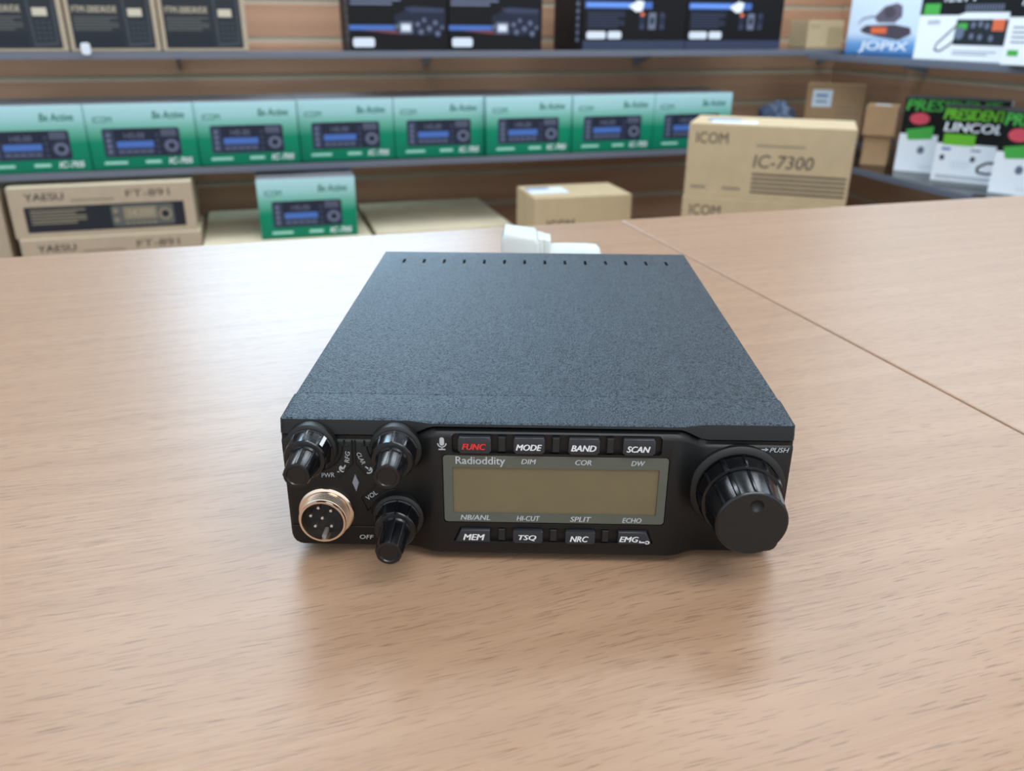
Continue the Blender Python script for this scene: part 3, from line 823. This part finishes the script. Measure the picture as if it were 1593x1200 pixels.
def lip_prof(x):
    c = center_w(x); e = edge_drop(x, 90, 2.5)*0.6
    yl = 0.0-1.3*c+e; zlow = 49.3+4.45*c
    top = 55.15-e*0.5
    return [(21.7, zlow), (yl+1.2, zlow), (yl+0.2, zlow+0.15), (yl, zlow+0.4*(1-0.4*c)), (yl+1.0-0.9*c, 54.3), (yl+1.2-0.9*c, 54.85), (yl+1.65-0.9*c, top-0.2), (yl+2.3-0.9*c, top+0.05), (20.2, top+0.58), (21.4, top+0.56), (21.7, top+0.2)]
front = loft('front_panel', panel_prof, PANEL)
lip = loft('front_lip', lip_prof, COVER)
lip.data.materials.append(PANEL)                      # front edge: smoother black plastic, its unlit darkness put into the colour
for p_ in lip.data.polygons:
    if p_.normal.y < -0.75: p_.material_index = 1
YP = -4.0
# recesses of the button rows, display opening
cut = []
cut.append(mmf(prism_bm(round_rect(-29.2, 43.4, 45.2, 52.4, 1.2), YP-3, YP+1.6), 'cutter', DARK, None))
cut.append(mmf(prism_bm([(-29.4, 9.0), (43.0, 9.0), (41.0, 14.9), (-27.0, 14.9)], YP-3, YP+1.3), 'cutter', DARK, None))
cut.append(mmf(prism_bm(round_rect(-32.7, 46.5, 16.9, 44.4, 1.2), YP-3, YP+1.2), 'cutter', DARK, None))
bpy.context.view_layer.update()
for c_ in cut: c_.location = radio.location
boolean(front, cut)

# display
disp = bmesh.new()
outer = round_rect(-32.4, 46.2, 17.2, 44.2, 1.2, 4)
ix0, ix1, iz0, iz1 = -29.2, 43.25, 20.7, 39.5
inner = round_rect(ix0, ix1, iz0, iz1, 0.4, 4)
yA = YP+0.05
a = [disp.verts.new((x, yA+0.3 if False else yA, z)) for x, z in outer]; b = [disp.verts.new((x, yA, z)) for x, z in inner]
a2 = [disp.verts.new((x, yA+1.1, z)) for x, z in outer]; b2 = [disp.verts.new((x, yA+0.9, z)) for x, z in inner]
n_ = len(outer)
for i in range(n_):
    j = (i+1) % n_
    disp.faces.new((a[i], a[j], b[j], b[i])); disp.faces.new((a[i], a2[i], a2[j], a[j])); disp.faces.new((b[i], b[j], b2[j], b2[i]))
bezel = mmf(disp, 'display', LENS, radio)
mmf(prism_bm([(ix0+0.02, iz0+0.02), (ix1-0.02, iz0+0.02), (ix1-0.02, iz1-0.02), (ix0+0.02, iz1-0.02)], yA+0.7, yA+1.0), 'screen', LCD, bezel)
def ink(name, parent):
    return Print()
def mm_print(P, name, parent):
    bmesh.ops.scale(P.bm, vec=(MM, MM, MM), verts=P.bm.verts); return P.make(name, parent)
T = Print(1000); yy = yA-0.1
T.text('Radioddity', -28.0, 39.9, -10.7, 43.8, yy, INK_G, 0, 0.008)
for s, x0, x1, z0, z1 in (('DIM', -5.1, 0.1, 41.2, 43.1), ('COR', 13.7, 19.4, 41.1, 43.1), ('DW', 33.2, 38.0, 41.1, 43.0),
                          ('NB/ANL', -26.7, -16.0, 18.0, 20.1), ('HI-CUT', -6.5, 1.9, 17.95, 20.0), ('SPLIT', 12.7, 20.3, 17.9, 20.0), ('ECHO', 31.4, 38.3, 17.8, 19.8)):
    T.text(s, x0, z0, x1, z1, yy, INK_G, 0.2, 0.016)
mm_print(T, 'lettering', bezel)

# buttons
def button(poly, s, box, ink_mat=INK_W, extra=None):
    b = mmf(prism_bm(poly, YP-1.3, YP+1.4, 0.55, 3), 'button', BUTTON, radio, True, 50)
    T = Print(1000); T.text(s, box[0], box[1], box[2], box[3], YP-1.40, ink_mat, 0.25, 0.028)
    if extra: extra(T)
    mm_print(T, 'lettering', b); return b
for x0, x1, s, bx in ((-26.9, -15.6, 'FUNC', (-25.6, 47.2, -17.3, 49.5)), (-7.7, 2.9, 'MODE', (-7.0, 47.2, 2.0, 49.5)), (11.2, 21.8, 'BAND', (12.0, 47.2, 20.7, 49.5)), (29.9, 40.9, 'SCAN', (31.1, 47.1, 39.2, 49.4))):
    button(round_rect(x0, x1, 45.9, 51.7, 0.7), s, bx, INK_R if s == 'FUNC' else INK_W)
def key_icon(T):
    T.rect(37.8, 10.2, 40.2, 10.7, YP-1.40, INK_W); T.poly(ellipse(40.7, 10.4, 0.9, 0.75, 14), YP-1.40, INK_W); T.poly(ellipse(40.7, 10.4, 0.45, 0.35, 12), YP-1.44, BUTTON)
    T.rect(37.8, 10.6, 38.3, 11.1, YP-1.40, INK_W)
button([(-28.7, 9.3), (-16.0, 9.3), (-16.0, 14.6), (-26.4, 14.6)], 'MEM', (-25.8, 10.3, -17.9, 12.8))
button(round_rect(-7.7, 3.0, 9.3, 14.6, 0.6), 'TSQ', (-5.8, 10.3, 0.7, 12.7))
button(round_rect(11.2, 21.8, 9.3, 14.6, 0.6), 'NRC', (12.8, 10.2, 19.5, 12.6))
button([(30.1, 9.3), (42.4, 9.3), (40.2, 14.6), (30.1, 14.6)], 'EMG', (30.6, 10.5, 37.6, 12.8), INK_W, key_icon)
for x0, x1 in ((-13.1, -10.6), (5.6, 8.1), (24.4, 26.8)):
    mmf(prism_bm([(x0, 46.0), (x1, 46.0), (x1, 51.6), (x0, 51.6)], YP-0.35, YP+1.7, 0.3), 'light_bar', DARK, radio)
    mmf(prism_bm([(x0, 9.6), (x1, 9.6), (x1, 14.4), (x0, 14.4)], YP-0.35, YP+1.4, 0.3), 'light_bar', DARK, radio)

# lettering and icons on the plain front
T = Print(1000); yi = -0.12
T.text('PUSH', 81.0, 46.0, 88.5, 47.6, yi, INK_G, 0.25, 0.01) if False else None
T.text('PUSH', 81.6, 45.2, 88.3, 47.0, yi, INK_G, 0.25, 0.01)
T.rect(77.6, 45.95, 80.2, 46.4, yi, INK_G); T.poly([(80.0, 45.5), (81.2, 46.18), (80.0, 46.9)], yi, INK_G)
T.text('RFG', -69.1, 39.9, -64.5, 41.6, yi, INK_G, 0.15, 0.008, math.radians(82))
T.text('CLAR', -64.35, 39.5, -59.55, 41.1, yi, INK_G, 0.15, 0.008, math.radians(-68))
T.text('PWR', -76.7, 32.4, -72.0, 34.2, yi, INK_G, 0.15, 0.008, math.radians(4))
T.text('VOL', -61.4, 24.3, -56.8, 26.1, yi, INK_G, 0.15, 0.008, math.radians(38))
T.text('OFF', -64.6, 6.4, -59.4, 8.2, yi, INK_G, 0.15, 0.01)
def arc(T, cx, cz, r, a0, a1, w=0.25, n=12):
    pts = [(cx+r*math.cos(math.radians(a0+(a1-a0)*k/n)), cz+r*math.sin(math.radians(a0+(a1-a0)*k/n))) for k in range(n+1)]
    for (xa, za), (xb, zb) in zip(pts, pts[1:]):
        va = Vector((xa-cx, za-cz)).normalized()*w; vb = Vector((xb-cx, zb-cz)).normalized()*w
        T.poly([(xa-va.x, za-va.y), (xb-vb.x, zb-vb.y), (xb+vb.x, zb+vb.y), (xa+va.x, za+va.y)], yi, INK_G)
arc(T, -68.6, 36.0, 1.25, 120, 300); T.poly(ellipse(-69.0, 36.2, 0.55, 0.55, 12), yi, INK_G)
T.poly([(-68.8, 36.0), (-67.9, 37.6), (-67.5, 37.3), (-68.4, 35.7)], yi, INK_G); T.rect(-70.9, 34.5, -70.1, 34.9, yi, INK_G)
arc(T, -59.6, 35.6, 1.25, -120, 60); T.poly(ellipse(-59.2, 35.8, 0.55, 0.55, 12), yi, INK_G)
T.poly([(-59.4, 35.6), (-60.8, 36.8), (-60.5, 37.2), (-59.0, 36.0)], yi, INK_G)
mm_print(T, 'lettering', radio)
# microphone icon beside the first button
T = Print(); ym = YP-0.12
cx = -32.6
T.poly(round_rect(cx-0.8, cx+0.8, 48.0, 51.2, 0.79), -4.15, INK_G); yi = -4.15
arc(T, cx, 48.9, 1.45, 180, 360, 0.2)
T.rect(cx-0.2, 46.7, cx+0.2, 47.5, -4.15, INK_G); T.rect(cx-1.2, 46.3, cx+1.2, 46.75, -4.15, INK_G)
mic_icon = mm_print(T, 'microphone_icon', radio)

# moulded relief around the controls
def ridge(pts, r=0.28):
    return [(x, -0.05, z) for x, z in pts]
bm = bmesh.new()
for pts in ([(-67.5, 47.4), (-67.5, 45.4), (-66.0, 45.4)], [(-64.7, 47.4), (-65.1, 38.0), (-70.4, 32.3)], [(-63.7, 47.4), (-63.9, 38.0), (-60.6, 33.4)],
            [(-60.4, 47.4), (-60.4, 45.4), (-61.8, 45.4)], [(-57.6, 29.4), (-62.8, 23.8), (-60.9, 18.6), (-59.6, 20.0)]):
    tube_bm(ridge(pts), 0.32, 8, bm)
for cxz, r0, a0, a1 in (((-78.6, 45.2), 10.4, -75, 0), ((-49.2, 45.2), 10.4, 180, 255), ((-49.3, 17.6), 10.2, 95, 180)):
    tube_bm(ridge([(cxz[0]+r0*math.cos(math.radians(a0+(a1-a0)*k/14)), cxz[1]+r0*math.sin(math.radians(a0+(a1-a0)*k/14))) for k in range(15)]), 0.3, 8, bm)
tube_bm(ridge([(-89.0, 11.8), (-74.0, 11.8), (-58.0, 11.6)]), 0.25, 8, bm)
mmf(bm, 'moulded_ridges', PANEL, radio, True, 60)
# led
mmf(prism_bm([(-64.5, 34.0), (-65.7, 30.4), (-64.5, 26.6), (-63.3, 30.4)], -0.45, 0.4, 0.25), 'indicator_light', LEDM, radio)

# knobs
def flutes(n, depth, rows, width=0.35):
    """shallow raised pads round the grip"""
    def f(i, a):
        if i not in rows: return 0.0
        ph = (a*n/(2*math.pi)) % 1.0
        return depth if width < ph < 1-width*0.6 else 0.0
    return f
def dual_knob(cx, cz, L, marker_angle=None, lab=None):
    k = mmf(lathe_bm([(9.2, 0.6), (9.2, -2.6), (8.5, -3.2), (7.3, -3.4)], (cx, cz), 64), 'knob', MATTE, radio, True, 40)
    if lab: k['label'] = lab
    grip = [(8.1, -3.4), (8.1, -4.0), (7.95, -4.2), (7.55, -10.2), (7.3, -10.6), (7.1, -10.8), (6.9, -11.2), (5.7, -11.4)]
    mmf(lathe_bm(grip, (cx, cz), 120, True, flutes(9, -0.28, (2, 3), 0.10)), 'grip_ring', GLOSS, k, True, 30)
    tip = [(5.6, -11.4), (5.4, -12.0), (4.75, -L+0.6), (4.35, -L+0.1), (3.9, -L), (3.35, -L), (3.1, -L+0.35), (0.02, -L+0.35)]
    mmf(lathe_bm(tip, (cx, cz), 96, True, flutes(8, -0.22, (1, 2), 0.12)), 'inner_knob', GLOSS, k, True, 30)
    if marker_angle is not None:
        a = math.radians(marker_angle); bm = bmesh.new()
        s, c = math.sin(a), math.cos(a); q = []
        for r, y in ((8.15, -4.1), (7.75, -10.0)):
            for w_ in (-0.65, 0.65): q.append(bm.verts.new((cx+r*s+w_*c, y, cz+r*c-w_*s)))
        bm.faces.new((q[0], q[1], q[3], q[2]))
        mmf(bm, 'pointer_line', INK_W, k)
    return k
dual_knob(-78.9, 45.2, 22.0, 48)
dual_knob(-49.1, 45.2, 21.8)
dual_knob(-49.4, 17.5, 25.0)

# tuning dial
DX, DZ = 71.6, 30.8
d = mmf(lathe_bm([(17.0, 0.5), (17.0, -1.2), (16.2, -2.0), (14.6, -2.2), (14.2, -1.6)], (DX, DZ), 96), 'tuning_dial', MATTE, radio, True, 40)
mmf(lathe_bm([(14.0, -1.6), (14.0, -3.2), (14.9, -3.6), (14.5, -9.4), (14.1, -10.2), (12.4, -10.5)], (DX, DZ), 160, True, flutes(12, -0.6, (2, 3), 0.12)), 'rear_ring', GLOSS, d, True, 30)
kn = mmf(lathe_bm([(11.9, -10.5), (13.0, -10.9), (13.3, -11.5), (12.3, -22.6), (12.1, -23.2), (11.75, -23.75), (11.4, -23.9), (0.02, -23.9)], (DX, DZ), 160, True, flutes(13, -0.55, (2, 3), 0.12)), 'front_knob', GLOSS, d, True, 30)
mmf(lathe_bm([(11.3, -23.88), (11.2, -24.0), (2.4, -24.0)] , (DX, DZ), 64, False), 'face_disc', MATTE, d, True, 30) if False else None
# flat face with a finger dimple
fc = bmesh.new(); dimx, dimz = DX+0.7, DZ+7.0
outer = [fc.verts.new((DX+11.35*math.sin(2*math.pi*k/64), -23.98, DZ+11.35*math.cos(2*math.pi*k/64))) for k in range(64)]
hole = [fc.verts.new((dimx+2.3*math.sin(2*math.pi*k/64), -23.98, dimz+2.3*math.cos(2*math.pi*k/64))) for k in range(64)]
for k in range(64): fc.faces.new((outer[k], outer[(k+1) % 64], hole[(k+1) % 64], hole[k]))
prev = hole
for r_, y_ in ((2.0, -23.5), (1.5, -23.0), (0.9, -22.7), (0.1, -22.6)):
    ring = [fc.verts.new((dimx+r_*math.sin(2*math.pi*k/64), y_, dimz+r_*math.cos(2*math.pi*k/64))) for k in range(64)]
    for k in range(64): fc.faces.new((prev[k], prev[(k+1) % 64], ring[(k+1) % 64], ring[k]))
    prev = ring
fc.faces.new(prev)
# make room for the dimple in the knob front
cutd = mmf(lathe_bm([(2.6, -26), (2.6, -22.0)], (dimx, dimz), 32), 'cutter', DARK, None)
bpy.context.view_layer.update(); cutd.location = radio.location
boolean(kn, [cutd])
mmf(fc, 'dial_face', MATTE, kn, True, 40)

# microphone socket
SX, SZ = -75.9, 18.2
mc = mmf(lathe_bm([(10.0, 0.4), (10.0, -1.0), (9.4, -1.5), (8.3, -1.5)], (SX, SZ), 64), 'microphone_socket', CHROME, radio, True, 40)
mc['label'] = 'chrome six-pin microphone socket'
prof = [(8.2, -1.5)]
for k in range(6): prof += [(8.75, -1.9-k*0.85), (8.75, -2.1-k*0.85), (8.05, -2.35-k*0.85), (8.05, -2.55-k*0.85)]
prof += [(8.5, -7.0), (8.3, -7.4), (7.6, -7.4), (7.5, -7.0), (7.5, -1.4)]
mmf(lathe_bm(prof, (SX, SZ), 72, False), 'threaded_barrel', CHROME, mc, True, 30)
mmf(lathe_bm([(7.5, -1.0), (7.5, -1.6), (0.02, -1.6)], (SX, SZ), 48), 'insulator', DARK, mc, True, 30)
for px, pz in ((-80.4, 19.6), (-77.4, 22.9), (-73.0, 21.8), (-76.3, 18.7), (-79.1, 15.3), (-73.2, 15.4)):
    mmf(lathe_bm([(0.75, -1.5), (0.75, -5.4), (0.5, -5.9), (0.05, -6.0)], (px, pz), 16), 'pin', PINM, mc, True, 40)
mmf(prism_bm(round_rect(SX-0.9, SX+0.7, 10.7, 12.3, 0.5), -6.6, -1.5, 0.2), 'key', mat('grey_key', (120, 118, 112), 0.4), mc)

# rubber feet
for sx in (-1, 1):
    for yy_ in (30, 205):
        bm = bmesh.new()
        bmesh.ops.create_cone(bm, cap_ends=True, segments=24, radius1=5, radius2=5.5, depth=3.6)
        bmesh.ops.translate(bm, vec=(sx*74, yy_, 1.8), verts=bm.verts)
        mmf(bm, 'foot', RUBBER, radio, True, 40)
